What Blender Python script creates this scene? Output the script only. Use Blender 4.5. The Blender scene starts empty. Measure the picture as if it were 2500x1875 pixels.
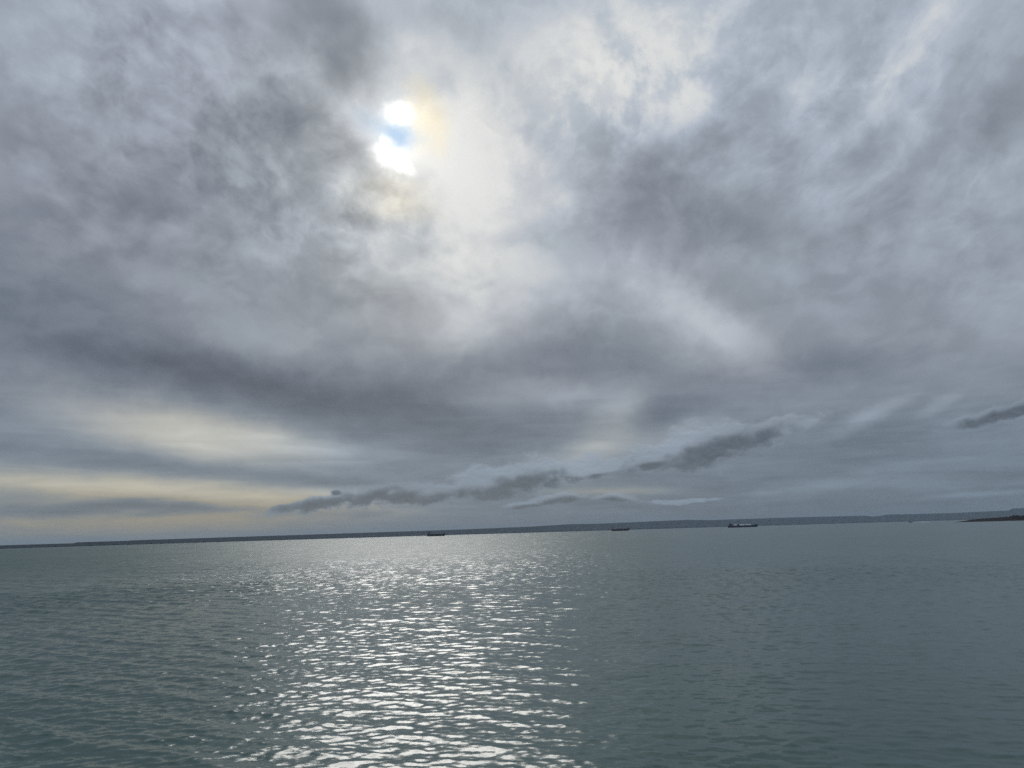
import bpy, math, random
import numpy as np
R = math.radians
scene = bpy.context.scene
col = scene.collection

# ------------------------------------------------------------------ camera
CAM_H = 3.0
cam_data = bpy.data.cameras.new('camera')
cam_data.sensor_width = 36.0
cam_data.lens = 27.04
cam_data.clip_start = 0.1
cam_data.clip_end = 60000.0
cam = bpy.data.objects.new('camera', cam_data)
col.objects.link(cam)
from mathutils import Matrix, Vector
cam.matrix_world = (Matrix.Translation((0, 0, CAM_H)) @ Matrix.Rotation(R(90 + 10.95), 4, 'X')
                    @ Matrix.Rotation(R(-1.66), 4, 'Z'))
scene.camera = cam

# ------------------------------------------------------------------ view, sampling
scene.view_settings.view_transform = 'Standard'
scene.view_settings.look = 'None'
scene.view_settings.gamma = 1.0
scene.view_settings.use_curve_mapping = False
scene.view_settings.exposure = 0.0
scene.render.engine = 'CYCLES'
scene.cycles.use_denoising = False
scene.cycles.use_adaptive_sampling = True
scene.cycles.adaptive_threshold = 0.006
scene.cycles.adaptive_min_samples = 12
scene.cycles.max_bounces = 6
scene.cycles.volume_bounces = 0
scene.cycles.sample_clamp_indirect = 10.0

# ------------------------------------------------------------------ sun
SUN_AZ, SUN_EL = -8.9, 28.8
sun_data = bpy.data.lights.new('sun', 'SUN')
sun_data.energy = 0.5
sun_data.angle = R(19.0)
sun_data.color = (1.0, 0.97, 0.92)
sun = bpy.data.objects.new('sun', sun_data)
col.objects.link(sun)
sd = Vector((math.sin(R(SUN_AZ)) * math.cos(R(SUN_EL)), math.cos(R(SUN_AZ)) * math.cos(R(SUN_EL)), math.sin(R(SUN_EL))))
sun.rotation_euler = (-sd).to_track_quat('-Z', 'Y').to_euler()
sun.location = sd * 500

# ------------------------------------------------------------------ sky
# cloud masses as (azimuth, elevation, half width, half height, tilt, strength), all in degrees
LUM = [
    (-5.63, 27.71, 28.04, 22.07, -1.0, 0.06), (-6.36, 28.95, 10.64, 8.28, -1.0, 0.12), (-2.03, 23.53, 9.78, 13.11, 4.0, 0.17), (5.03, 32.09, 13.63, 6.29, 24.0, 0.13),
    (14.83, 33.72, 13.34, 7.75, 29.0, 0.095), (13.48, 30.98, 9.25, 5.86, -1.0, 0.09), (4.59, 26.86, 7.34, 5.86, -1.0, 0.09), (21.39, 23.97, 13.58, 8.97, -1.0, 0.045),
    (-11.05, 20.78, 5.53, 3.1, -1.0, 0.05), (-4.0, 15.14, 8.57, 3.79, -1.0, 0.1), (0.12, 10.41, 7.36, 2.07, -1.0, 0.08), (8.12, 10.08, 8.41, 2.07, -1.0, 0.1),
    (-0.74, 17.48, 9.4, 5.86, -1.0, 0.08), (-5.36, 20.06, 9.54, 2.41, -1.0, 0.06), (-9.29, 24.75, 6.45, 3.1, -1.0, 0.1), (-8.94, 28.86, 4.72, 3.28, -1.0, 0.16),
    (-12.22, 30.21, 4.26, 2.12, -36.0, 0.05), (12.94, 15.68, 11.73, 3.3, -36.0, 0.14), (16.81, 13.82, 5.67, 2.07, -21.0, 0.04), (5.35, 17.24, 8.97, 4.16, -31.0, 0.05),
    (-13.01, 33.97, 9.5, 4.32, -41.0, -0.17), (-8.0, 35.99, 4.69, 2.76, -1.0, -0.07), (-17.92, 31.16, 7.81, 2.66, -36.0, -0.1), (-23.23, 30.12, 8.68, 2.78, -21.0, -0.07),
    (-29.82, 31.09, 6.02, 2.07, -11.0, -0.05), (-19.72, 25.55, 12.99, 4.14, -6.0, -0.115), (-16.43, 28.34, 9.32, 3.13, -21.0, -0.085), (-28.82, 22.18, 13.33, 4.85, -21.0, -0.05),
    (-33.2, 15.63, 13.61, 6.9, -1.0, -0.09), (-24.08, 11.62, 15.14, 3.79, -6.0, -0.13), (-11.97, 9.69, 17.49, 3.79, -9.0, -0.12), (-3.71, 11.36, 10.55, 3.45, 4.0, -0.08),
    (5.15, 13.15, 10.95, 4.15, -26.0, -0.08), (12.13, 9.0, 8.38, 3.1, 9.0, -0.08), (-2.06, 7.03, 10.42, 2.76, -1.0, -0.05), (12.71, 26.17, 14.57, 6.91, -11.0, -0.1),
    (21.19, 22.14, 13.37, 5.18, 14.0, -0.03), (13.77, 21.88, 12.57, 4.5, -21.0, -0.05), (31.86, 23.23, 13.31, 2.45, 34.0, -0.06), (27.23, 20.73, 9.5, 2.43, 29.0, -0.04),
    (22.82, 10.74, 7.72, 2.76, -1.0, -0.08), (24.02, 5.23, 18.01, 3.79, -1.0, -0.05), (-11.42, 22.72, 5.23, 1.38, -1.0, -0.1), (-11.74, 20.42, 2.57, 1.04, 19.0, -0.07),
    (-22.7, 7.71, 13.22, 4.48, -9.0, 0.16), (-13.91, 6.5, 9.37, 1.55, -9.0, 0.08), (-20.21, 5.83, 17.33, 1.03, -5.0, -0.03), (-22.28, 5.08, 17.31, 0.9, -6.0, -0.08),
    (-23.67, 3.58, 24.18, 1.31, -5.0, 0.19), (-25.81, 1.34, 27.59, 2.41, -1.0, 0.08), (19.19, 1.38, 34.49, 3.79, -1.0, -0.035), (-20.86, 6.78, 15.28, 2.41, -11.0, 0.08),
    (-12.22, 3.13, 5.87, 0.76, -4.0, 0.1), (-33.69, 3.59, 12.09, 1.38, -3.0, 0.08), (8.05, 8.72, 3.84, 1.72, 9.0, 0.13), (5.84, 5.75, 6.58, 2.07, 19.0, 0.15),
    (12.64, 6.78, 4.51, 1.72, 19.0, 0.1), (34.14, 13.1, 6.02, 4.48, -1.0, 0.09), (34.64, 18.49, 4.73, 4.48, -1.0, 0.06), (30.25, 29.88, 7.41, 3.16, 29.0, 0.09),
    (27.23, 20.73, 29.49, 24.14, -1.0, 0.045), (26.5, 26.86, 8.33, 1.58, 34.0, 0.06), (-17.36, 14.56, 7.84, 2.76, -1.0, 0.03), (7.04, 2.76, 8.29, 0.55, -1.0, 0.1),
    (-25.86, 2.3, 10.35, 1.03, 1.0, -0.09), (-32.61, 2.09, 5.52, 0.62, 1.0, -0.06), (-33.06, 31.89, 12.18, 5.52, -1.0, -0.02), (24.78, 6.96, 4.51, 0.83, 19.0, 0.1),
    (29.13, 7.26, 2.43, 0.55, 23.0, 0.06), (30.65, 1.55, 5.86, 0.34, 1.0, 0.07), (17.73, 2.21, 2.07, 0.34, -1.0, 0.06), (21.69, 2.48, 6.9, 0.48, 3.0, 0.04),
    (2.26, 29.49, 10.3, 6.9, -1.0, -0.05), (25.21, 2.98, 13.81, 1.72, 4.0, 0.05),
]
SUNSPOT = [
    (-8.5, 30.23, 1.76, 1.14, -1.0, 0.8), (-9.37, 27.54, 1.94, 1.28, -1.0, 0.9), (-8.35, 26.89, 1.6, 0.73, -26.0, 0.7), (-9.52, 28.53, 0.71, 0.69, -1.0, 0.7),
    (-8.42, 30.17, 0.8, 0.52, -1.0, 12), (-9.23, 27.36, 0.85, 0.59, -1.0, 14), (-8.5, 30.23, 3.27, 2.34, -1.0, 0.17), (-9.23, 27.45, 3.57, 2.48, -1.0, 0.17),
    (-8.76, 28.87, 5.91, 5.52, -1.0, 0.12), (-7.84, 28.6, 11.0, 8.97, -1.0, 0.08),
]
WARM = [
    (-5.63, 27.71, 20.25, 17.24, -1.0, 0.22), (-5.8, 29.58, 2.78, 3.45, -1.0, 0.8), (-8.93, 24.76, 5.7, 3.1, -1.0, 0.35), (-22.69, 7.55, 14.61, 4.14, -9.0, 0.75),
    (-25.93, 3.46, 31.09, 2.59, -4.0, 1.0), (6.55, 6.23, 10.4, 4.14, 19.0, 0.4), (7.04, 2.76, 10.36, 0.9, -1.0, 0.9), (-5.41, 16.18, 17.95, 8.97, -1.0, 0.22),
    (13.93, 15.26, 12.46, 5.19, -26.0, 0.18), (-33.49, 1.2, 31.04, 2.76, -1.0, 1.2), (-20.04, 1.37, 24.14, 2.41, -1.0, 0.9),
]
BLUE = [
    (-8.5, 28.94, 2.36, 1.24, -1.0, 0.85), (-10.33, 29.05, 2.52, 1.72, -1.0, 0.55),
]
RIM = [
    (-5.9, 29.82, 2.38, 3.28, -1.0, 0.85), (-7.85, 24.8, 4.53, 2.08, -21.0, 0.35),
]
STROKE_RIGHT = [
    (26.5, 26.86, 23.81, 14.57, 19.0, 0.11), (33.39, 14.99, 10.71, 10.34, -1.0, 0.07),
]
STROKE_LEFT = [
    (-22.81, 28.45, 24.25, 14.51, -11.0, 0.07), (-7.15, 20.21, 12.86, 8.62, -1.0, 0.05),
]
RELIEF = [
    (-22.83, 28.74, 27.46, 14.51, -11.0, 0.36), (-10.72, 24.37, 12.49, 8.97, -1.0, 0.25), (8.02, 31.87, 16.89, 8.34, 19.0, 0.25),
]
CREST = [
    (9.11, 31.47, 16.82, 7.99, 19.0, 0.1), (20.52, 31.03, 19.94, 11.47, 19.0, 0.07), (-12.47, 22.67, 13.08, 7.59, -1.0, 0.035), (-8.94, 26.04, 5.76, 5.17, -1.0, 0.03),
    (33.7, 17.27, 9.03, 8.62, -1.0, 0.06), (-24.51, 29.91, 19.69, 10.44, -21.0, 0.045), (29.81, 28.89, 10.06, 7.01, 29.0, 0.03),
]
STRIP = [
    (-15.94, 2.22, 2.86, 0.43, 13.3), (-13.41, 2.47, 3.06, 0.73, 12.8), (-10.57, 2.82, 2.14, 0.87, 15.1), (-7.96, 2.96, 3.04, 0.81, 17.3),
    (-6.21, 3.11, 3.28, 0.75, 9.2), (-2.88, 3.74, 2.18, 1.34, 15.7), (-0.76, 3.95, 3.23, 1.33, 15.1), (1.43, 4.19, 2.29, 1.63, 6.2),
    (4.68, 4.48, 2.54, 0.93, 13.2), (6.97, 4.63, 3.13, 0.64, 17.2), (10.65, 5.17, 3.25, 1.14, 6.7), (13.3, 5.77, 2.81, 1.88, 9.3),
    (14.94, 6.06, 3.1, 1.86, 17.8), (18.5, 6.42, 2.62, 1.39, 15.2), (19.63, 6.53, 3.29, 0.75, 14.8), (33.27, 6.52, 5.2, 0.62, 13.0),
    (-13.13, 3.08, 0.76, 0.28, -1.0), (7.35, 2.28, 2.07, 0.41, 2.0), (3.3, 2.34, 2.42, 0.45, 3.0), (0.9, 2.08, 1.73, 0.31, -1.0),
    (11.66, 2.06, 2.42, 0.24, 2.0),
]
STRIP_DARK = [
    (-13.83, 2.17, 4.14, 0.62, 2.0), (-9.58, 2.48, 4.83, 0.9, 5.0), (-5.21, 2.65, 4.83, 0.83, 7.0), (-0.78, 3.07, 5.87, 1.03, 11.0),
    (3.0, 3.43, 2.42, 0.55, 9.0), (6.43, 3.92, 2.76, 0.38, 7.0), (9.83, 4.46, 2.77, 0.48, 13.0), (15.14, 5.31, 6.93, 1.31, 13.0),
    (33.25, 6.41, 5.2, 0.62, 13.0), (7.34, 2.04, 2.07, 0.41, 2.0), (3.29, 2.07, 2.42, 0.45, 4.0), (-13.13, 2.98, 0.69, 0.28, -1.0),
    (0.9, 1.88, 1.72, 0.31, -1.0),
]

world = bpy.data.worlds.new('World')
scene.world = world
world.use_nodes = True
nt = world.node_tree
nt.nodes.clear()


class Nodes:
    """small helper that wires shader nodes"""
    def __init__(self, tree):
        self.t = tree

    def new(self, kind, **kw):
        n = self.t.nodes.new(kind)
        for k, v in kw.items():
            setattr(n, k, v)
        return n

    def put(self, sock, v):
        if isinstance(v, bpy.types.NodeSocket):
            self.t.links.new(v, sock)
        elif v is not None:
            sock.default_value = v

    def math(self, op, a, b=None, c=None, clamp=False):
        n = self.new('ShaderNodeMath', operation=op, use_clamp=clamp)
        for i, v in enumerate((a, b, c)):
            self.put(n.inputs[i], v)
        return n.outputs[0]

    def vmath(self, op, a, b=None, scale=None):
        n = self.new('ShaderNodeVectorMath', operation=op)
        self.put(n.inputs[0], a)
        if b is not None:
            self.put(n.inputs[1], b)
        if scale is not None:
            self.put(n.inputs['Scale'], scale)
        return n.outputs['Value'] if op in ('LENGTH', 'DOT_PRODUCT', 'DISTANCE') else n.outputs[0]

    def combine(self, x, y, z):
        n = self.new('ShaderNodeCombineXYZ')
        for i, v in enumerate((x, y, z)):
            self.put(n.inputs[i], v)
        return n.outputs[0]

    def noise(self, vec, scale, detail=3.0, rough=0.5, lac=2.0, dist=0.0):
        n = self.new('ShaderNodeTexNoise')
        self.put(n.inputs['Vector'], vec)
        n.inputs['Scale'].default_value = scale
        n.inputs['Detail'].default_value = detail
        n.inputs['Roughness'].default_value = rough
        n.inputs['Lacunarity'].default_value = lac
        n.inputs['Distortion'].default_value = dist
        return n.outputs[0], n.outputs[1]

    def ramp(self, v, f0, f1, t0, t1, smooth=True, clamp=True):
        n = self.new('ShaderNodeMapRange', interpolation_type='SMOOTHSTEP' if smooth else 'LINEAR')
        if not smooth:
            n.clamp = clamp
        for i, x in enumerate((v, f0, f1, t0, t1)):
            self.put(n.inputs[i], x)
        return n.outputs[0]

    def mixc(self, fac, a, b, mode='MIX'):
        n = self.new('ShaderNodeMix', data_type='RGBA', blend_type=mode)
        self.put(n.inputs[0], fac)
        self.put(n.inputs[6], a)
        self.put(n.inputs[7], b)
        return n.outputs[2]

    def ellipse(self, vec, az, el, rx, ry, rot):
        c, t = math.cos(R(rot)), math.sin(R(rot))
        u = self.vmath('DOT_PRODUCT', vec, (c / rx, t / rx, 0.0))
        v = self.vmath('DOT_PRODUCT', vec, (-t / ry, c / ry, 0.0))
        return self.vmath('DISTANCE', self.combine(u, v, 0.0),
                          ((az * c + el * t) / rx, (-az * t + el * c) / ry, 0.0))

    def blobs(self, vec, rows, start=None):
        # the running total rides along in z (scaled away in the ellipse) so the masses are worked out one by one
        total = start
        s = self.new('ShaderNodeSeparateXYZ')
        self.put(s.inputs[0], vec)
        for az, el, rx, ry, rot, amp in rows:
            if total is not None:
                vec = self.combine(s.outputs[0], s.outputs[1], total)
            v = self.ramp(self.ellipse(vec, az, el, rx, ry, rot), 1.0, 0.0, 0.0, amp)
            total = v if total is None else self.math('ADD', total, v)
        return total


W = Nodes(nt)
tc = W.new('ShaderNodeTexCoord')
direction = W.vmath('NORMALIZE', tc.outputs['Generated'])
sep = W.new('ShaderNodeSeparateXYZ')
W.put(sep.inputs[0], direction)
dx, dy, dz = sep.outputs
az = W.math('MULTIPLY', W.math('ARCTAN2', dx, dy), 57.29578)
el = W.math('MULTIPLY', W.math('ARCSINE', dz), 57.29578)
azel = W.combine(az, el, 0.0)
# cloud layer seen in perspective: the direction carried out onto a flat layer overhead
zc = W.math('ADD', W.math('MAXIMUM', dz, 0.0), 0.14)
lay = W.combine(W.math('DIVIDE', dx, zc), W.math('DIVIDE', dy, zc), 0.0)
lay_m = W.new('ShaderNodeMapping')
W.put(lay_m.inputs['Vector'], lay)
lay_m.inputs['Rotation'].default_value = (0, 0, R(-4))
lay_m.inputs['Scale'].default_value = (1.0, 0.75, 1.0)
layer = lay_m.outputs[0]
up = W.ramp(el, 0.0, 22.0, 0.12, 1.0)

warp1 = W.vmath('SUBTRACT', W.noise(layer, 1.3, 2.0, 0.5)[1], (0.5, 0.5, 0.5))
warp2 = W.vmath('SUBTRACT', W.noise(direction, 8.0, 5.0, 0.62)[1], (0.5, 0.5, 0.5))
w = W.vmath('ADD', W.vmath('MULTIPLY', warp1, (4.0, 3.0, 0.0)), W.vmath('MULTIPLY', warp2, (7.5, 5.0, 0.0)))
soft = W.vmath('ADD', azel, W.vmath('SCALE', w, scale=up))

# brightness of the cloud deck (in picture tone, converted to light below)
tone = W.ramp(el, 0.0, 40.0, 0.48, 0.71, smooth=False)
tone = W.blobs(soft, LUM, tone)
# billows: cloud thickness, and how it changes towards the sun (thin sides let light through)
tex_p = W.vmath('ADD', layer, W.vmath('SCALE', direction, scale=1.6))
tex_w = W.vmath('SUBTRACT', W.noise(tex_p, 2.2, 3.0, 0.5)[1], (0.5, 0.5, 0.5))
tex_p = W.vmath('ADD', tex_p, W.vmath('SCALE', tex_w, scale=0.28))
SUN_SHIFT = (-0.025, 0.085, 0.03)
n_big = W.noise(tex_p, 1.25, 3.0, 0.5)[0]
n_mid = W.noise(tex_p, 2.9, 5.0, 0.55)[0]
n_mid2 = W.noise(W.vmath('ADD', tex_p, SUN_SHIFT), 2.9, 2.0, 0.55)[0]
billow = W.math('SUBTRACT', n_mid, n_mid2)
n_fine = W.noise(W.vmath('ADD', W.vmath('ADD', direction, W.vmath('SCALE', layer, scale=0.25)), W.vmath('SCALE', tex_w, scale=0.05)), 20.0, 5.0, 0.6)[0]
up2 = W.ramp(el, 4.0, 24.0, 0.2, 1.0)
patch = W.math('SUBTRACT', W.ramp(n_mid, 0.43, 0.59, 0.0, 1.0), 0.5)
crest = W.math('SUBTRACT', W.ramp(n_fine, 0.40, 0.66, 0.0, 1.0), 0.45)
fine_amt = W.blobs(azel, CREST, 0.016)
relief = W.math('MULTIPLY', W.math('SUBTRACT', n_big, 0.5), 0.14)
relief = W.math('MULTIPLY_ADD', patch, 0.065, relief)
relief = W.math('MULTIPLY_ADD', billow, 0.36, relief)
relief = W.math('MULTIPLY_ADD', crest, fine_amt, relief)
# brushed cirrus-like strokes, one set slanting each way
def strokes(rot, along, across, seed):
    m = W.new('ShaderNodeMapping', vector_type='TEXTURE')
    W.put(m.inputs['Vector'], W.vmath('ADD', azel, W.vmath('SCALE', tex_w, scale=7.0)))
    m.inputs['Location'].default_value = (seed, seed * 1.7, 0)
    m.inputs['Rotation'].default_value = (0, 0, R(rot))
    m.inputs['Scale'].default_value = (along, across, 1.0)
    n = W.noise(m.outputs[0], 1.0, 5.0, 0.58)[0]
    return W.math('SUBTRACT', W.ramp(n, 0.36, 0.66, 0.0, 1.0), 0.5)


relief = W.math('MULTIPLY_ADD', strokes(42, 9.0, 2.6, 11.0), W.blobs(azel, STROKE_RIGHT), relief)
relief = W.math('MULTIPLY_ADD', strokes(-24, 7.0, 2.2, 31.0), W.blobs(azel, STROKE_LEFT), relief)
tone = W.math('MULTIPLY_ADD', relief, W.math('MULTIPLY', up2, W.blobs(azel, RELIEF, 0.55)), tone)
tone = W.math('SMOOTH_MIN', tone, 0.89, 0.12)
# thin layered bars low over the horizon
low_vec = W.combine(W.math('MULTIPLY', dx, 9.0), W.math('MULTIPLY', dy, 9.0), W.math('MULTIPLY', W.math('MAXIMUM', dz, 0.0), 70.0))
n_low = W.noise(low_vec, 1.0, 5.0, 0.55, dist=0.5)[0]
low_amt = W.math('MULTIPLY', W.ramp(el, 0.2, 2.0, 0.25, 1.0), W.ramp(el, 5.0, 14.0, 1.0, 0.0))
tone = W.math('ADD', tone, W.math('MULTIPLY', W.math('SUBTRACT', n_low, 0.5), W.math('MULTIPLY', low_amt, 0.16)))

# the row of small cumulus far out over the water
cv = W.combine(W.math('MULTIPLY', dx, 1.0), W.math('MULTIPLY', dy, 1.0), W.math('MULTIPLY', dz, 1.9))
puff = W.noise(cv, 40.0, 6.0, 0.62, dist=0.1)[0]
puff_up = W.noise(W.vmath('ADD', cv, (0.0, 0.0, 0.005)), 40.0, 4.0, 0.62, dist=0.1)[0]
crisp = W.vmath('ADD', azel, W.vmath('MULTIPLY', W.vmath('SUBTRACT', W.noise(cv, 11.0, 3.0, 0.5)[1], (0.5, 0.5, 0.5)), (3.0, 1.2, 0.0)))


def field(vec, rows):
    f = None
    s = W.new('ShaderNodeSeparateXYZ')
    W.put(s.inputs[0], vec)
    for r in rows:
        if f is not None:
            vec = W.combine(s.outputs[0], s.outputs[1], f)
        v = W.math('SUBTRACT', 1.0, W.ellipse(vec, *r))
        f = v if f is None else W.math('MAXIMUM', f, v)
    return f


puff_c = W.math('SUBTRACT', puff, 0.5)
cum = W.ramp(W.math('MULTIPLY_ADD', puff_c, 1.7, field(crisp, STRIP)), -0.06, 0.44, 0.0, 1.0)
dark = W.ramp(W.math('MULTIPLY_ADD', puff_c, 1.2, field(crisp, STRIP_DARK)), -0.10, 0.70, 0.0, 1.0)
cum_tone = W.ramp(dark, 0.0, 1.0, 0.625, 0.372, smooth=False)
cum_tone = W.math('MULTIPLY_ADD', W.ramp(az, -16.0, 0.0, -0.10, 0.0), W.math('SUBTRACT', 1.0, dark), cum_tone)
cum_tone = W.math('MULTIPLY_ADD', W.math('SUBTRACT', puff, puff_up), 0.22, cum_tone)
cum_fac = W.math('MULTIPLY', cum, W.ramp(dark, 0.0, 0.7, 0.66, 0.92))
tone = W.math('ADD', W.math('MULTIPLY', tone, W.math('SUBTRACT', 1.0, cum_fac)), W.math('MULTIPLY', cum_tone, cum_fac))

# colour of the deck
warm = W.math('MULTIPLY', W.blobs(soft, WARM), W.math('SUBTRACT', 1.0, W.math('MULTIPLY', cum, 0.8)))
warm = W.math('MULTIPLY', warm, W.ramp(tone, 0.46, 0.68, 0.12, 1.0), clamp=True)
cool = W.mixc(W.ramp(W.noise(direction, 6.0, 2.0, 0.5)[0], 0.35, 0.65, 0.0, 1.0), (0.940, 0.988, 1.066, 1), (0.935, 0.993, 1.06, 1))
cool = W.mixc(W.ramp(tone, 0.36, 0.60, 1.0, 0.0), cool, (0.908, 0.988, 1.112, 1))
cool = W.mixc(W.ramp(el, 0.0, 12.0, 1.0, 0.0), cool, (0.88, 0.995, 1.11, 1))
tint = W.mixc(warm, cool, (1.045, 1.015, 0.925, 1))
neutral = W.ramp(tone, 0.70, 0.90, 0.0, 1.0)
tint = W.mixc(neutral, tint, (0.998, 1.003, 0.996, 1))
tint = W.mixc(W.math('MULTIPLY', W.blobs(soft, RIM), 1.0, clamp=True), tint, (1.05, 1.0, 0.87, 1))
blue = W.blobs(soft, BLUE)
tint = W.mixc(W.math('MULTIPLY', blue, 1.0, clamp=True), tint, (0.80, 0.93, 1.06, 1))
shade = W.vmath('SCALE', tint, scale=W.math('MAXIMUM', tone, 0.05))
gam = W.new('ShaderNodeGamma')
W.put(gam.inputs[0], shade)
gam.inputs[1].default_value = 2.2
ragged = W.vmath('ADD', azel, W.vmath('MULTIPLY', W.vmath('SUBTRACT', W.noise(direction, 34.0, 5.0, 0.65)[1], (0.5, 0.5, 0.5)), (1.3, 1.2, 0.0)))
# the sun burning through the thin part of the cloud
glow = W.math('MULTIPLY', W.blobs(ragged, SUNSPOT), W.math('SUBTRACT', 1.0, W.math('MULTIPLY', blue, 0.85), clamp=True))
light = W.vmath('ADD', gam.outputs[0], W.vmath('SCALE', (1.0, 0.97, 0.90), scale=glow))

sky = W.new('ShaderNodeTexSky', sky_type='NISHITA')
sky.sun_disc = False
sky.sun_elevation = R(SUN_EL)
sky.sun_rotation = R(SUN_AZ)
bg_sky = W.new('ShaderNodeBackground')
W.put(bg_sky.inputs['Color'], sky.outputs[0])
bg_sky.inputs['Strength'].default_value = 0.05
bg_cloud = W.new('ShaderNodeBackground')
W.put(bg_cloud.inputs['Color'], light)
bg_cloud.inputs['Strength'].default_value = 1.0
mixs = W.new('ShaderNodeMixShader')
mixs.inputs[0].default_value = 0.95
nt.links.new(bg_sky.outputs[0], mixs.inputs[1])
nt.links.new(bg_cloud.outputs[0], mixs.inputs[2])
wout = W.new('ShaderNodeOutputWorld')
nt.links.new(mixs.outputs[0], wout.inputs['Surface'])
world.cycles.sampling_method = 'MANUAL'
world.cycles.sample_map_resolution = 1024
# ------------------------------------------------------------------ helpers
def tag(o, label=None, cat=None, group=None, kind=None):
    for k, v in (('label', label), ('category', cat), ('group', group), ('kind', kind)):
        if v:
            o[k] = v
    return o


def mat_basic(name, base, rough=0.6, var=0.15, scale=1.0, metallic=0.0, spec=0.5):
    """paint, rock or metal with uneven wear"""
    m = bpy.data.materials.new(name)
    m.use_nodes = True
    n = Nodes(m.node_tree)
    b = m.node_tree.nodes['Principled BSDF']
    geo = n.new('ShaderNodeNewGeometry')
    f = n.noise(geo.outputs['Position'], scale, 5.0, 0.6)[0]
    lo = tuple(c * (1 - var) for c in base) + (1,)
    hi = tuple(min(1, c * (1 + var)) for c in base) + (1,)
    n.put(b.inputs['Base Color'], n.mixc(n.ramp(f, 0.3, 0.7, 0.0, 1.0), lo, hi))
    b.inputs['Roughness'].default_value = rough
    b.inputs['Metallic'].default_value = metallic
    b.inputs['Specular IOR Level'].default_value = spec
    return m


def mesh_object(name, verts, faces, mat, parent=None, smooth=False):
    me = bpy.data.meshes.new(name)
    me.from_pydata([tuple(v) for v in verts], [], faces)
    me.update()
    if smooth:
        me.shade_smooth()
    me.materials.append(mat)
    o = bpy.data.objects.new(name, me)
    col.objects.link(o)
    if parent is not None:
        o.parent = parent
    return o


class Build:
    """collects boxes, bars and tubes, then links them as one mesh object"""
    def __init__(self):
        self.v, self.f = [], []

    def box(self, x0, x1, y0, y1, z0, z1, top=(0, 0, 0, 0)):
        a, b, c, d = top                      # how far the top edges draw in at x0, x1, y0, y1
        i = len(self.v)
        self.v += [(x0, y0, z0), (x1, y0, z0), (x1, y1, z0), (x0, y1, z0),
                   (x0 + a, y0 + c, z1), (x1 - b, y0 + c, z1), (x1 - b, y1 - d, z1), (x0 + a, y1 - d, z1)]
        self.f += [(i, i + 3, i + 2, i + 1), (i + 4, i + 5, i + 6, i + 7), (i, i + 1, i + 5, i + 4),
                   (i + 1, i + 2, i + 6, i + 5), (i + 2, i + 3, i + 7, i + 6), (i + 3, i, i + 4, i + 7)]
        return self

    def tube(self, p, q, r0, r1=None, n=8):
        p, q = Vector(p), Vector(q)
        r1 = r0 if r1 is None else r1
        d = (q - p).normalized()
        a = d.orthogonal().normalized()
        b = d.cross(a)
        i = len(self.v)
        for c, r in ((p, r0), (q, r1)):
            for k in range(n):
                t = 2 * math.pi * k / n
                self.v.append(c + (a * math.cos(t) + b * math.sin(t)) * r)
        for k in range(n):
            k2 = (k + 1) % n
            self.f.append((i + k, i + k2, i + n + k2, i + n + k))
        self.f.append(tuple(i + n - 1 - k for k in range(n)))
        self.f.append(tuple(i + n + k for k in range(n)))
        return self

    def capsule(self, x0, x1, y, z, r, n=12):
        """a lying tank with rounded ends"""
        st = [(0.0, 0.25), (0.12, 0.62), (0.4, 0.9), (0.9, 1.0)]
        prof = [(x0 + s * r, r * k) for s, k in st] + [(x1 - s * r, r * k) for s, k in reversed(st)]
        i = len(self.v)
        for x, rr in prof:
            for k in range(n):
                t = 2 * math.pi * k / n
                self.v.append((x, y + rr * math.cos(t), z + rr * math.sin(t)))
        for j in range(len(prof) - 1):
            for k in range(n):
                k2 = (k + 1) % n
                self.f.append((i + j * n + k, i + j * n + k2, i + (j + 1) * n + k2, i + (j + 1) * n + k))
        self.f.append(tuple(i + n - 1 - k for k in range(n)))
        e = i + (len(prof) - 1) * n
        self.f.append(tuple(e + k for k in range(n)))
        return self

    def build(self, name, mat, parent=None):
        return mesh_object(name, self.v, self.f, mat, parent)


def polar(az_deg, dist, z=0.0):
    return Vector((math.sin(R(az_deg)) * dist, math.cos(R(az_deg)) * dist, z))


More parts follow.
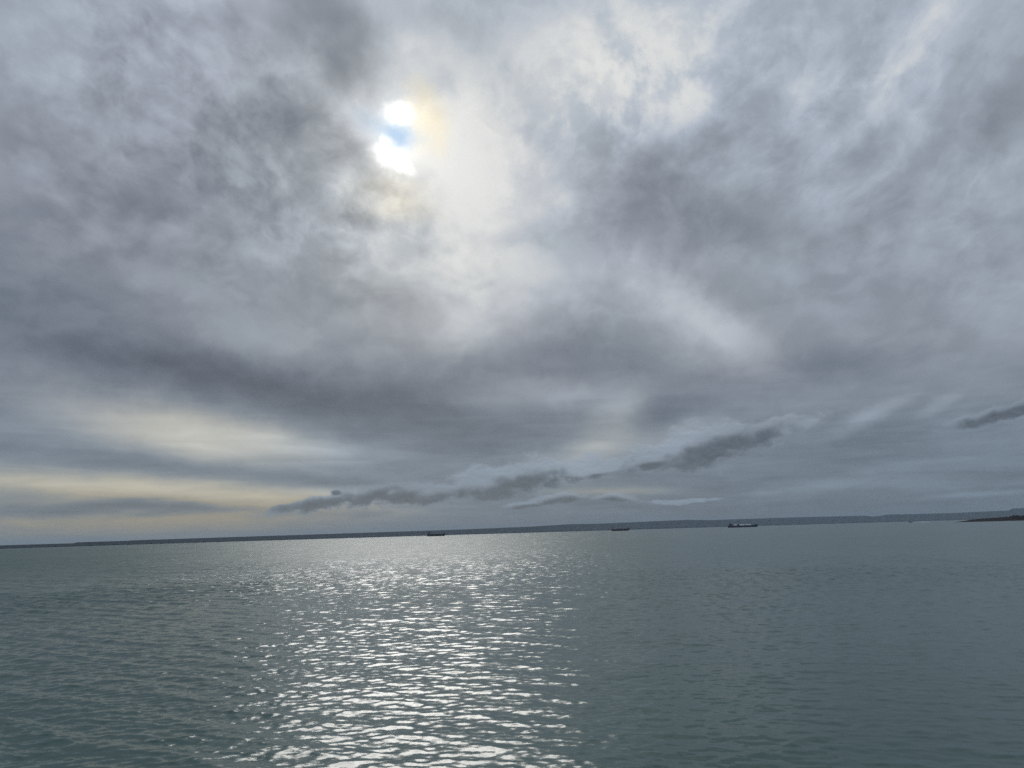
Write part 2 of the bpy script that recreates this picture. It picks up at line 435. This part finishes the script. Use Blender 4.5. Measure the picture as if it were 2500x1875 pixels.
# ------------------------------------------------------------------ sea
def make_sea():
    rng = np.random.default_rng(11)
    # rows of the sheet: close together near the viewer, wider out to the far shore
    r = [0.0, 1.5, 3.0, 4.5, 6.0]
    while r[-1] < 60:
        r.append(r[-1] + max(0.03, 0.0027 * r[-1]))
    while r[-1] < 240:
        r.append(r[-1] * 1.0042)
    while r[-1] < 19000:
        r.append(r[-1] * 1.05)
    r = np.array(r)
    NF = 880
    fine = np.linspace(-42, 42, NF)
    coarse = np.linspace(42, 318, 72)[1:-1]
    th = np.radians(np.concatenate([fine, coarse]))
    nr, nt_ = len(r), len(th)
    rr, tt = np.meshgrid(r, th, indexing='ij')
    X = rr * np.sin(tt)
    Y = rr * np.cos(tt)
    dr = np.gradient(r)[:, None]
    step = np.maximum(dr, rr * np.radians(84 / NF))
    wide = np.zeros(nt_)
    wide[:NF] = np.clip((41 - np.abs(fine)) / 4.0, 0, 1)
    # chop is livelier to the left, the water lies smoother to the right
    patch = (0.5 + 0.5 * np.sin(X * 0.11 + 0.7 * np.sin(Y * 0.05 + 1.0) + 2.4) * np.sin(Y * 0.09 - X * 0.04 + 0.6))
    calm = 1.0 / (1.0 + np.exp((X - 0.05 * Y - 1.5) / (3.5 + 0.10 * Y)))
    breeze = np.clip((rr - 14.0) / 40.0, 0, 1)
    side = 0.40 / (1.0 + np.exp(-(X - 0.20 * Y) / (0.8 + 0.04 * Y))) + 0.28 / (1.0 + np.exp((X + 0.42 * Y) / (0.8 + 0.05 * Y)))
    chop = (0.93 + 0.25 * calm + side) * (0.84 + 0.16 * np.clip((rr - 10.0) / 14.0, 0, 1)) * (0.60 + 0.62 * patch) * (1.0 + 0.95 * breeze * breeze * (3 - 2 * breeze))
    Z = np.zeros_like(X)
    DX = np.zeros_like(X)
    DY = np.zeros_like(X)
    n = 96
    lam = np.exp(rng.uniform(np.log(0.15), np.log(2.0), n))
    lam[:6] = np.exp(rng.uniform(np.log(3.0), np.log(7.0), 6))
    # travel directions: mainly towards the viewer and slightly across
    ang = R(-97) + rng.normal(0, 0.62, n)
    ph = rng.uniform(0, 2 * np.pi, n)
    slope = SLOPE * np.sqrt(2.0 / n) * np.exp(-0.5 * (np.log(lam / 0.32) / 0.8) ** 2)
    slope[:6] = SLOPE * 0.3 * np.sqrt(2.0 / n)
    # a few slanting wash waves left of the sun's path
    wash = rng.integers(8, n, 5)
    lam[wash] = rng.uniform(0.8, 1.7, 5)
    ang[wash] = R(-121) + rng.normal(0, 0.10, 5)
    slope[wash] = 0.030
    for i in range(n):
        k = 2 * np.pi / lam[i]
        kx, ky = k * np.cos(ang[i]), k * np.sin(ang[i])
        keep = np.clip((lam[i] / step - 2.2) / 1.6, 0, 1)
        rows = np.where(keep.max(axis=1) > 0)[0]
        if len(rows) == 0:
            continue
        e = rows[-1] + 1
        p = kx * X[:e] + ky * Y[:e] + ph[i]
        a = slope[i] / k * keep[:e] * chop[:e] * (calm[:e] if i in wash else 1.0)
        Z[:e] += a * np.cos(p)
        s = a * np.sin(p) * 0.9
        DX[:e] -= s * kx / k
        DY[:e] -= s * ky / k
    fade = wide[None, :] * np.clip((rr - 5.0) / 3.0, 0, 1)
    Z *= fade
    X = X + DX * fade
    Y = Y + DY * fade
    co = np.stack([X, Y, Z], -1).reshape(-1, 3)
    i = np.arange(nr - 1)[:, None]
    j = np.arange(nt_)[None, :]
    j2 = (j + 1) % nt_
    q = np.stack([i * nt_ + j, (i + 1) * nt_ + j, (i + 1) * nt_ + j2, i * nt_ + j2], -1)
    # the innermost row is a single point drawn out: close it with a ring only
    q = q[1:].reshape(-1, 4)[:, ::-1]
    co[nt_:2 * nt_, 2] = 0.0
    me = bpy.data.meshes.new('sea')
    me.vertices.add(len(co))
    me.vertices.foreach_set('co', co.astype(np.float32).ravel())
    nq = len(q)
    ring = (nt_ + np.arange(nt_))[::-1]
    loops = np.concatenate([q.ravel(), ring[::-1] * 0 + ring]).astype(np.int32)
    me.loops.add(len(loops))
    me.loops.foreach_set('vertex_index', loops)
    me.polygons.add(nq + 1)
    starts = np.concatenate([np.arange(nq) * 4, [nq * 4]]).astype(np.int32)
    me.polygons.foreach_set('loop_start', starts)
    me.update(calc_edges=True)
    me.validate()
    me.shade_smooth()
    o = bpy.data.objects.new('sea', me)
    col.objects.link(o)
    return tag(o, kind='structure')


SLOPE = 0.122
sea_mat = bpy.data.materials.new('sea_water')
sea_mat.use_nodes = True
S = Nodes(sea_mat.node_tree)
bsdf = sea_mat.node_tree.nodes['Principled BSDF']
geo = S.new('ShaderNodeNewGeometry')
pos = geo.outputs['Position']
dist = S.vmath('LENGTH', S.vmath('MULTIPLY', pos, (1.0, 1.0, 0.0)))


def slopes(scale, detail, rough, stretch=1.0):
    v = S.vmath('MULTIPLY', pos, (1.0, stretch, 0.0))
    c = S.noise(v, scale, detail, rough)[1]
    return S.vmath('MULTIPLY', S.vmath('SUBTRACT', c, (0.5, 0.5, 0.5)), (2.0, 2.0, 0.0))


# wavelets too small for the sheet itself: fine ripples near, all chop farther out
sx = S.new('ShaderNodeSeparateXYZ')
S.put(sx.inputs[0], pos)
gust = S.ramp(S.noise(S.vmath('MULTIPLY', pos, (1.0, 0.35, 1.0)), 0.035, 3.0, 0.5)[0], 0.3, 0.7, 0.55, 1.35)
left = S.ramp(S.math('DIVIDE', sx.outputs[0], S.math('ADD', dist, 20.0)), 0.0, 0.25, 1.15, 0.50)
gust = S.math('MULTIPLY', gust, left)
far_w = S.ramp(dist, 12.0, 75.0, 0.0, 1.0)
ripple = S.vmath('SCALE', slopes(8.0, 4.0, 0.65, 1.3), scale=0.20)
chop1 = S.vmath('SCALE', slopes(1.7, 4.0, 0.62, 1.5), scale=S.math('MULTIPLY', far_w, 0.62))
chop2 = S.vmath('SCALE', slopes(0.22, 3.0, 0.6, 1.8), scale=S.math('MULTIPLY', S.ramp(dist, 60.0, 500.0, 0.0, 1.0), 0.55))
# wind rows: chop drawn out along the wind, broader ones farther out
def rows(sx_, sy_, detail):
    c = S.noise(S.vmath('MULTIPLY', pos, (sx_, sy_, 0.0)), 1.0, detail, 0.6)[1]
    return S.vmath('MULTIPLY', S.vmath('SUBTRACT', c, (0.5, 0.5, 0.5)), (2.0, 2.0, 0.0))


row1 = S.vmath('SCALE', rows(0.9, 0.16, 3.0), scale=S.math('MULTIPLY', S.ramp(dist, 40.0, 110.0, 0.0, 1.0), 0.24))
row2 = S.vmath('SCALE', rows(0.42, 0.022, 3.0), scale=S.math('MULTIPLY', S.ramp(dist, 110.0, 320.0, 0.0, 1.0), 0.30))
row3 = S.vmath('SCALE', rows(0.12, 0.0035, 3.0), scale=S.math('MULTIPLY', S.ramp(dist, 300.0, 900.0, 0.0, 1.0), 0.30))
sl = S.vmath('ADD', S.vmath('ADD', ripple, chop1), S.vmath('ADD', chop2, S.vmath('ADD', row1, S.vmath('ADD', row2, row3))))
sl = S.vmath('SCALE', sl, scale=gust)
nrm = S.vmath('NORMALIZE', S.vmath('SUBTRACT', geo.outputs['Normal'], sl))
S.put(bsdf.inputs['Normal'], nrm)
body = S.mixc(S.noise(pos, 0.02, 2.0, 0.5)[0], (0.020, 0.073, 0.061, 1), (0.026, 0.088, 0.073, 1))
S.put(bsdf.inputs['Base Color'], body)
S.put(bsdf.inputs['Roughness'], S.ramp(dist, 10.0, 160.0, 0.17, S.ramp(left, 0.5, 1.15, 0.20, 0.38)))
bsdf.inputs['IOR'].default_value = 1.333
sea = make_sea()
sea.data.materials.append(sea_mat)

# ------------------------------------------------------------------ far shore
hill_mat = mat_basic('haze_tinted_scrub_hills', (0.020, 0.032, 0.045), 0.95, 0.25, 0.004, spec=0.1)  # scrub with some of the distance haze's blue put into its base colour
# azimuth, shoreline distance, height
SHORE = [
    (-60.0, 2600, 11.0), (-45.0, 2600, 10.5), (-33.4, 2645, 9.2), (-29.47, 2957, 10.2), (-29.29, 2977, 13.0), (-26.43, 3287, 14.7),
    (-26.24, 3307, 15.8), (-21.69, 3800, 19.5), (-14.95, 4740, 26.8), (-7.76, 6012, 37.3), (-3.61, 6778, 44.5), (1.18, 7736, 58.9),
    (3.75, 8250, 75.6), (5.96, 8692, 75.8), (9.75, 9450, 90.4), (12.37, 9974, 101.7), (13.8, 10260, 91.5), (19.24, 11348, 101.8),
    (24.08, 12083, 100.2), (24.5, 12143, 86.5), (24.95, 12207, 89.5), (25.32, 12260, 105.3), (27.5, 12571, 103.6), (29.08, 12797, 101.5),
    (31.67, 13167, 114.0), (32.21, 13244, 117.0), (32.47, 13281, 143.3), (32.95, 13350, 143.2), (38.0, 14000, 165.0), (50.0, 14500, 150.0),
    (70.0, 14500, 120.0),
]


def make_hills():
    rng = random.Random(5)
    pts = []
    for a, b in zip(SHORE[:-1], SHORE[1:]):
        n = max(2, int((b[0] - a[0]) / 0.12))
        for k in range(n):
            t = k / n
            pts.append(tuple(a[i] * (1 - t) + b[i] * t for i in range(3)))
    pts.append(SHORE[-1])
    verts, faces = [], []
    nz = 0.0
    prof = [(0.0, -1.0), (0.001, 0.06), (0.012, 0.20), (0.035, 0.36), (0.06, 0.60), (0.075, 0.88), (0.09, 1.0), (0.16, 0.99), (0.22, 0.9), (0.25, -0.02)]
    for a, d, h in pts:
        nz = nz * 0.93 + rng.uniform(-1, 1) * 0.12
        cut = 0.02 * math.sin(a * 9.1) + 0.015 * math.sin(a * 23.0 + 1.0)
        for f, z in prof:
            dd = d * (1 + f + (cut * 0.5 if 0.002 < f < 0.2 else 0))
            zz = z * h * (1 + 0.022 * nz) * (dd / d if z > 0.5 else 1) if z > 0 else -0.6
            verts.append(polar(a, dd, zz))
    m = len(prof)
    for i in range(len(pts) - 1):
        for j in range(m - 1):
            faces.append((i * m + j, (i + 1) * m + j, (i + 1) * m + j + 1, i * m + j + 1))
    return tag(mesh_object('hills', verts, faces, hill_mat, smooth=True), kind='structure')


make_hills()

# ------------------------------------------------------------------ rocky headland on the right
rock_mat = mat_basic('dark_rock', (0.016, 0.012, 0.012), 0.95, 0.5, 0.25, spec=0.2)
HEAD = [(29.2, 0.05), (29.5, 0.9), (29.9, 2.0), (30.2, 3.0), (30.5, 3.6), (31.0, 4.1), (31.6, 4.6), (32.0, 5.0), (32.22, 5.4), (32.35, 6.6), (32.45, 7.3), (32.6, 6.9), (32.78, 6.3),
        (32.95, 6.2), (33.4, 6.6), (34.5, 7.2), (36.0, 8.5), (39.0, 11.0), (44.0, 15.0), (50.0, 17.0)]


def make_headland():
    rng = random.Random(9)
    D = 1200.0
    pts = []
    for a, b in zip(HEAD[:-1], HEAD[1:]):
        n = max(2, int((b[0] - a[0]) / 0.045))
        for k in range(n):
            t = k / n
            pts.append((a[0] * (1 - t) + b[0] * t, a[1] * (1 - t) + b[1] * t))
    pts.append(HEAD[-1])
    verts, faces = [], []
    prof = [(-14, -0.5), (-10, 0.10), (-6, 0.32), (-2, 0.62), (3, 0.86), (10, 1.0), (22, 0.96), (45, 0.9), (90, 0.7), (120, -0.5)]
    for a, h in pts:
        for f, z in prof:
            j = rng.uniform(-1, 1)
            w = min(1.0, 0.15 + h / 4.0)
            zz = h * z * (1 + 0.10 * j) if z > 0 else -0.5
            verts.append(polar(a, D + f * w * 1.6 + rng.uniform(-1.5, 1.5), zz))
    m = len(prof)
    for i in range(len(pts) - 1):
        for j in range(m - 1):
            faces.append((i * m + j, (i + 1) * m + j, (i + 1) * m + j + 1, i * m + j + 1))
    return tag(mesh_object('headland', verts, faces, rock_mat), kind='structure')


make_headland()

# ------------------------------------------------------------------ air
haze_mat = bpy.data.materials.new('sea_haze')
haze_mat.use_nodes = True
hn = haze_mat.node_tree
hn.nodes.clear()
ho = hn.nodes.new('ShaderNodeOutputMaterial')
hv = hn.nodes.new('ShaderNodeVolumePrincipled')
hv.inputs['Color'].default_value = (0.70, 0.87, 1.0, 1)
hv.inputs['Density'].default_value = 4.6e-5
hv.inputs['Anisotropy'].default_value = 0.0
hn.links.new(hv.outputs[0], ho.inputs['Volume'])
hz = Build().box(-21000, 21000, -21000, 21000, -2.0, 195.0).build('haze', haze_mat)
tag(hz, kind='stuff')

# ------------------------------------------------------------------ ships
black_hull = mat_basic('black_hull_paint', (0.018, 0.018, 0.022), 0.5, 0.4, 0.4)
red_hull = mat_basic('dark_red_hull_paint', (0.060, 0.022, 0.020), 0.55, 0.35, 0.4)
blue_hull = mat_basic('navy_hull_paint', (0.014, 0.026, 0.085), 0.45, 0.3, 0.4)
boot_red = mat_basic('antifouling_red', (0.10, 0.022, 0.016), 0.7, 0.3, 0.6)
deck_green = mat_basic('deck_paint', (0.06, 0.045, 0.040), 0.8, 0.3, 0.6)
white_paint = mat_basic('white_ship_paint', (0.55, 0.56, 0.56), 0.5, 0.1, 0.5)
grey_paint = mat_basic('grey_ship_paint', (0.16, 0.17, 0.18), 0.55, 0.2, 0.5)
tank_white = mat_basic('tank_white_paint', (0.80, 0.81, 0.82), 0.4, 0.06, 0.5)
dark_metal = mat_basic('dark_steel', (0.03, 0.03, 0.034), 0.6, 0.3, 0.8)
window_mat = mat_basic('dark_window_glass', (0.01, 0.014, 0.018), 0.08, 0.1, 1.0)


def hull_mesh(L, B, fb, bow, stern, mat, name='hull', parent=None, flat=0.90, draft=0.5, z_from=None, z_top=None):
    """ship hull along +x from stern (0) to bow (L): sheer, flare, raked stem"""
    st = [0.0, 0.03, 0.10, 0.25, 0.45, 0.65, 0.78, 0.86, 0.92, 0.965, 0.99, 1.0]
    verts, faces = [], []
    lev = [-draft, 0.0, 0.35, 0.7, 1.0]
    for s in st:
        half = B / 2 * (1.0 if 0.10 < s < 0.76 else (0.74 + 2.6 * s if s <= 0.10 else max(0.02, (1 - ((s - 0.76) / 0.24) ** 1.9))))
        sheer = fb + (bow - fb) * max(0.0, (s - flat) / (1 - flat)) ** 0.45 * (1 if s > flat else 0) + (stern - fb) * (1 if s < 0.14 else 0)
        for l in lev:
            z = l * sheer if l > 0 else l
            rake = (L * 0.035) * (max(l, -0.2)) * max(0.0, (s - 0.80) / 0.20)
            aft = -(L * 0.012) * max(l, 0) * (1 if s < 0.02 else 0)
            w = half * (0.80 + 0.20 * max(0.0, l) if s > 0.78 else (0.95 + 0.05 * max(0, l)))
            verts.append((s * L * 0.968 + rake + aft, -w, z))
        for l in lev:
            z = l * sheer if l > 0 else l
            rake = (L * 0.035) * (max(l, -0.2)) * max(0.0, (s - 0.80) / 0.20)
            aft = -(L * 0.012) * max(l, 0) * (1 if s < 0.02 else 0)
            w = half * (0.80 + 0.20 * max(0.0, l) if s > 0.78 else (0.95 + 0.05 * max(0, l)))
            verts.append((s * L * 0.968 + rake + aft, w, z))
    m, k = 2 * len(lev), len(lev)
    for i in range(len(st) - 1):
        a, b = i * m, (i + 1) * m
        for j in range(k - 1):
            faces.append((a + j, b + j, b + j + 1, a + j + 1))
            faces.append((a + k + j, a + k + j + 1, b + k + j + 1, b + k + j))
        faces.append((a + k - 1, b + k - 1, b + m - 1, a + m - 1))
    for j in range(k - 1):
        faces.append((j, j + 1, k + j + 1, k + j))
        e = (len(st) - 1) * m
        faces.append((e + j, e + k + j, e + k + j + 1, e + j + 1))
    return mesh_object(name, verts, faces, mat, parent)


def waterline_band(L, B, parent):
    b = Build()
    b.box(L * 0.04, L * 0.80, -B / 2 * 0.955, B / 2 * 0.955, -0.3, 0.75)
    return b.build('boot_stripe', boot_red, parent)


FAR = 0.72          # the anchored ships lie a little over two kilometres out


def root(name, label, cat, az_, dist_, heading, group=None):
    o = bpy.data.objects.new(name, None)
    col.objects.link(o)
    o.location = polar(az_, dist_, 0.0)
    o.rotation_euler = (0, 0, heading)
    return tag(o, label, cat, group)


def cabin_windows(parent, x, y0, y1, z0, z1, n):
    w = (y1 - y0) / n
    for k in range(n):
        Build().box(x - 0.05, x + 0.08, y0 + w * (k + 0.15), y0 + w * (k + 0.85), z0, z1).build('window', window_mat, parent)


def side_windows(parent, y, x0, x1, z0, z1, n):
    w = (x1 - x0) / n
    for k in range(n):
        Build().box(x0 + w * (k + 0.2), x0 + w * (k + 0.8), y - 0.08, y + 0.06, z0, z1).build('window', window_mat, parent)


def coaster(az_, dist_, L, hullmat, label, house_mat, fb, bow, hx, house_h, funnel_h, mast_h, cranes, holds, turn=0.0):
    B = L * 0.17
    # side on to the viewer, bow to the right
    t = root('cargo_ship', label, 'ship', az_, dist_, R(-az_) + turn, 'ships at anchor off the far shore')
    t.location = t.location + Vector((-math.cos(R(az_)) * L / 2 * FAR, math.sin(R(az_)) * L / 2 * FAR, 0))
    t.scale = (FAR, FAR, FAR)
    hull = hull_mesh(L, B, fb, bow, fb + 0.8, hullmat, parent=t)
    waterline_band(L, B, hull)
    # rail along the deck edge
    for s in (-1, 1):
        rl = Build()
        rl.tube((L * 0.16, s * B * 0.47, fb + 1.0), (L * 0.86, s * B * 0.47, fb + 1.0), 0.06)
        for k in range(12):
            x = L * (0.16 + 0.70 * k / 11)
            rl.tube((x, s * B * 0.47, fb), (x, s * B * 0.47, fb + 1.0), 0.05, n=5)
        rl.build('rail', dark_metal, t)
    # stern house in stepped storeys
    z = fb + 0.8
    w0, w1 = hx
    hs = Build()
    hs.box(w0, w1, -B * 0.42, B * 0.42, z, z + house_h * 0.4)
    hs.box(w0 + 1.0, w1 - 0.8, -B * 0.36, B * 0.36, z + house_h * 0.4, z + house_h * 0.72)
    hs.box(w0 + 1.8, w1 - 1.2, -B * 0.44, B * 0.44, z + house_h * 0.72, z + house_h)
    house = hs.build('superstructure', house_mat, t)
    cabin_windows(house, w1 - 1.2, -B * 0.40, B * 0.40, z + house_h * 0.80, z + house_h * 0.93, 6)
    side_windows(house, -B * 0.44, w0 + 2.0, w1 - 1.4, z + house_h * 0.80, z + house_h * 0.93, 3)
    side_windows(house, -B * 0.42, w0 + 0.8, w1 - 0.8, z + house_h * 0.14, z + house_h * 0.27, 5)
    fu = Build()
    fu.box(w0 - 1.2, w0 + 1.6, -1.3, 1.3, z, z + funnel_h, top=(0.5, 0.2, 0.2, 0.2))
    fun = fu.build('funnel', dark_metal, t)
    Build().box(w0 - 0.9, w0 + 1.55, -1.34, 1.34, z + funnel_h * 0.62, z + funnel_h * 0.8).build('funnel_band', house_mat, fun)
    Build().tube((w0 + 0.4, 0, z + funnel_h), (w0 + 0.2, 0, z + funnel_h + 1.4), 0.3).build('exhaust_pipe', dark_metal, fun)
    ms = Build()
    mx = (w0 + w1) / 2 + 0.6
    ms.tube((mx, 0, z + house_h), (mx, 0, z + house_h + mast_h), 0.32, 0.12)
    ms.tube((mx, -1.9, z + house_h + mast_h * 0.62), (mx, 1.9, z + house_h + mast_h * 0.62), 0.12)
    mast = ms.build('mast', dark_metal, t)
    Build().box(mx - 1.1, mx + 1.1, -0.25, 0.25, z + house_h + mast_h * 0.70, z + house_h + mast_h * 0.70 + 0.5).build('radar', house_mat, mast)
    # hatches
    x0, x1 = w1 + 2.0, L * 0.86
    step = (x1 - x0) / holds
    for k in range(holds):
        Build().box(x0 + step * k + 0.8, x0 + step * (k + 1) - 0.8, -B * 0.33, B * 0.33, fb, fb + 1.5, top=(0.3, 0.3, 0.3, 0.3)).build('hatch_cover', deck_green, t)
    for cx in cranes:
        cb = Build()
        cb.tube((cx, 0, fb), (cx, 0, fb + 6.0), 0.65, 0.5)
        crane = cb.build('deck_crane', grey_paint, t)
        Build().tube((cx, 0, fb + 5.6), (cx + L * 0.14, 0, fb + 7.4), 0.3, 0.15).build('jib', grey_paint, crane)
    fm = Build()
    fx = L * 0.94
    fm.tube((fx, 0, bow - 0.4), (fx, 0, bow + 5.0), 0.2, 0.09)
    fm.build('foremast', dark_metal, t)
    wl = Build().box(L * 0.915, L * 0.955, -1.2, 1.2, bow - 0.3, bow + 0.7).build('windlass', dark_metal, t)
    ac = Build()
    ac.tube((L * 0.955, -B * 0.20, bow * 0.62), (L * 0.962, -B * 0.22, bow * 0.40), 0.28, 0.4)
    ac.build('anchor', dark_metal, t)
    lb = Build().capsule(w0 + 2.2, w0 + 6.6, -B * 0.47, z + house_h * 0.52, 0.85, 8)
    lb.build('lifeboat', boot_red, t)
    rd = Build().box(-0.4, 0.8, -0.2, 0.2, -0.5, 0.2)
    rd.build('rudder', hullmat, t)
    return t


coaster(-5.84, 3000.0 * FAR, 67.0, black_hull, 'black cargo ship left of centre, on the glittering water under the sun', grey_paint,
        6.6, 11.0, (3.0, 11.5), 9.5, 8.5, 5.5, (33.0,), 3)
coaster(7.58, 3000.0 * FAR, 68.0, red_hull, 'dark red-black cargo ship with white stern house, middle of three anchored ships', white_paint,
        6.2, 10.6, (4.5, 13.5), 8.5, 7.0, 5.0, (), 3)


def gas_carrier(az_, dist_, L):
    B, fb, bow = L * 0.16, 6.6, 10.2
    t = root('gas_tanker', 'long navy blue tanker carrying white tanks on deck, rightmost of three anchored ships', 'ship', az_, dist_, R(-az_), 'ships at anchor off the far shore')
    t.location = t.location + Vector((-math.cos(R(az_)) * L / 2 * FAR, math.sin(R(az_)) * L / 2 * FAR, 0))
    t.scale = (FAR, FAR, FAR)
    hull = hull_mesh(L, B, fb, bow, fb + 0.6, blue_hull, parent=t, flat=0.83)
    waterline_band(L, B, hull)
    z = fb + 0.6
    hs = Build()
    hs.box(6.0, 17.0, -B * 0.40, B * 0.40, z, z + 3.2)
    hs.box(7.0, 16.2, -B * 0.34, B * 0.34, z + 3.2, z + 5.6)
    hs.box(8.4, 15.4, -B * 0.44, B * 0.44, z + 5.6, z + 7.8)
    house = hs.build('superstructure', grey_paint, t)
    cabin_windows(house, 15.4, -B * 0.40, B * 0.40, z + 6.3, z + 7.3, 7)
    side_windows(house, -B * 0.44, 8.8, 15.0, z + 6.3, z + 7.3, 4)
    side_windows(house, -B * 0.40, 6.8, 16.2, z + 1.2, z + 2.2, 6)
    fun = Build().box(3.0, 6.0, -1.6, 1.6, z, z + 6.6, top=(0.6, 0.2, 0.3, 0.3)).build('funnel', dark_metal, t)
    Build().tube((4.6, 0, z + 6.6), (4.5, 0, z + 8.0), 0.35).build('exhaust_pipe', dark_metal, fun)
    ms = Build()
    ms.tube((7.8, 0, z + 5.6), (7.8, 0, z + 11.6), 0.45, 0.2)
    ms.tube((7.8, -2.4, z + 10.2), (7.8, 2.4, z + 10.2), 0.22)
    mast = ms.build('mast', dark_metal, t)
    Build().box(6.2, 9.4, -0.5, 0.5, z + 10.5, z + 11.3).build('radar', dark_metal, mast)
    # white cargo tanks, broken by the dark manifold
    for x0, x1 in ((22.0, 32.5), (40.0, 59.5), (60.5, 80.5)):
        tk = Build().capsule(x0, x1, 0, fb + 1.6, 3.1, 14)
        tank = tk.build('cargo_tank', tank_white, t)
        for x in (x0 + 2.5, x1 - 2.5):
            Build().box(x - 0.5, x + 0.5, -2.6, 2.6, fb, fb + 1.0).build('saddle', blue_hull, tank)
    mf = Build()
    mf.box(33.4, 39.2, -B * 0.40, B * 0.40, fb, fb + 4.4)
    for k in range(4):
        mf.tube((34.4 + k * 1.3, -B * 0.46, fb + 3.4), (34.4 + k * 1.3, B * 0.46, fb + 3.4), 0.3)
    man = mf.build('manifold', dark_metal, t)
    Build().tube((37.5, 0, fb + 4.4), (41.0, 0, fb + 6.0), 0.4, 0.25).build('hose_crane', dark_metal, man)
    for y in (-1.2, 0.0, 1.2):
        Build().tube((17.5, y, fb + 5.0), (82.0, y, fb + 5.0), 0.16).build('deck_pipe', grey_paint, t)
    Build().tube((L * 0.93, 0, bow - 0.3), (L * 0.93, 0, bow + 4.2), 0.22, 0.1).build('foremast', dark_metal, t)
    rl = Build()
    for k in range(9):
        x = L * (0.85 + 0.13 * k / 8)
        rl.tube((x, -B * 0.30 * (1 - ((k / 8) ** 2) * 0.9), bow - 0.2), (x, -B * 0.30 * (1 - ((k / 8) ** 2) * 0.9), bow + 0.9), 0.06, n=5)
    rl.tube((L * 0.85, -B * 0.30, bow + 0.9), (L * 0.98, -B * 0.05, bow + 0.9), 0.06, n=5)
    rl.build('rail', dark_metal, t)
    Build().box(L * 0.90, L * 0.94, -1.3, 1.3, bow - 0.3, bow + 0.7).build('windlass', dark_metal, t)
    Build().capsule(9.0, 14.0, -B * 0.46, z + 4.2, 0.9, 8).build('lifeboat', boot_red, t)
    Build().box(-0.5, 0.9, -0.25, 0.25, -0.5, 0.2).build('rudder', blue_hull, t)
    return t


gas_carrier(16.14, 3000.0 * FAR, 106.0)


def small_boat(name, label, cat, az_, dist_, L, hullmat, housemat, heading, mast_h, group=None):
    B, fb, bow = L * 0.30, L * 0.11, L * 0.19
    t = root(name, label, cat, az_, dist_, heading, group)
    t.location = t.location + Vector((-math.cos(heading) * L / 2, -math.sin(heading) * L / 2, 0))
    hull_mesh(L, B, fb, bow, fb, hullmat, parent=t, flat=0.45)
    hs = Build()
    hs.box(L * 0.42, L * 0.66, -B * 0.30, B * 0.30, fb * 0.95, fb + L * 0.15)
    hs.box(L * 0.45, L * 0.64, -B * 0.25, B * 0.25, fb + L * 0.15, fb + L * 0.25, top=(0.2, 0.3, 0.1, 0.1))
    house = hs.build('wheelhouse', housemat, t)
    cabin_windows(house, L * 0.64 - 0.15, -B * 0.22, B * 0.22, fb + L * 0.175, fb + L * 0.22, 3)
    side_windows(house, -B * 0.27, L * 0.47, L * 0.62, fb + L * 0.175, fb + L * 0.22, 3)
    ms = Build()
    ms.tube((L * 0.46, 0, fb + L * 0.2), (L * 0.46, 0, fb + mast_h), L * 0.014, L * 0.006)
    ms.tube((L * 0.46, 0, fb + mast_h * 0.5), (L * 0.18, 0, fb + mast_h * 0.72), L * 0.009)
    ms.build('mast', dark_metal, t)
    gl = Build()
    for s in (-1, 1):
        gl.tube((L * 0.06, s * B * 0.40, fb), (L * 0.06, s * B * 0.40, fb + L * 0.20), L * 0.01)
    gl.tube((L * 0.06, -B * 0.40, fb + L * 0.20), (L * 0.06, B * 0.40, fb + L * 0.20), L * 0.01)
    gl.build('stern_gantry', dark_metal, t)
    for k in range(5):
        x = L * (0.15 + 0.15 * k)
        Build().tube((x, -B * 0.50, fb * 0.55), (x, -B * 0.50 - 0.25, fb * 0.55), L * 0.022).build('fender', dark_metal, t)
    return t


small_boat('service_boat', 'small dark launch lying alongside the navy blue tanker amidships', 'boat', 16.01, 2975.0 * FAR, 11.0 * FAR,
           black_hull, dark_metal, R(-16), 4.5)
small_boat('fishing_boat', 'small dark fishing boat with a mast, underway near the rocky headland', 'boat', 26.74, 2200.0, 10.6,
           black_hull, grey_paint, R(-26.7) + R(180), 6.6)

# white water left behind the fishing boat
foam_mat = mat_basic('white_foam', (0.80, 0.82, 0.83), 0.9, 0.08, 0.3)


def foam():
    rng = random.Random(3)
    v, f = [], []
    for k in range(420):
        t = rng.random() ** 1.2
        a = 26.86 + t * 1.0
        d = 2196 + rng.uniform(-14, 14) * (0.3 + t)
        hgt = (0.30 + 1.5 * math.exp(-((t - 0.62) / 0.16) ** 2)) * rng.uniform(0.5, 1.0)
        c = polar(a, d, 0)
        r_ = rng.uniform(0.5, 1.5)
        i = len(v)
        n = 6
        ph = rng.uniform(0, 6)
        for q in range(n):
            g = ph + 2 * math.pi * q / n
            v.append(c + Vector((math.cos(g) * r_ * 1.3, math.sin(g) * r_, -0.1)))
        for q in range(n):
            g = ph + 2 * math.pi * q / n
            v.append(c + Vector((math.cos(g) * r_ * 0.7, math.sin(g) * r_ * 0.6, hgt * rng.uniform(0.6, 1.0))))
        for q in range(n):
            q2 = (q + 1) % n
            f.append((i + q, i + q2, i + n + q2, i + n + q))
        f.append(tuple(i + n + q for q in range(n)))
    return tag(mesh_object('wake_foam', v, f, foam_mat), kind='stuff')


foam()
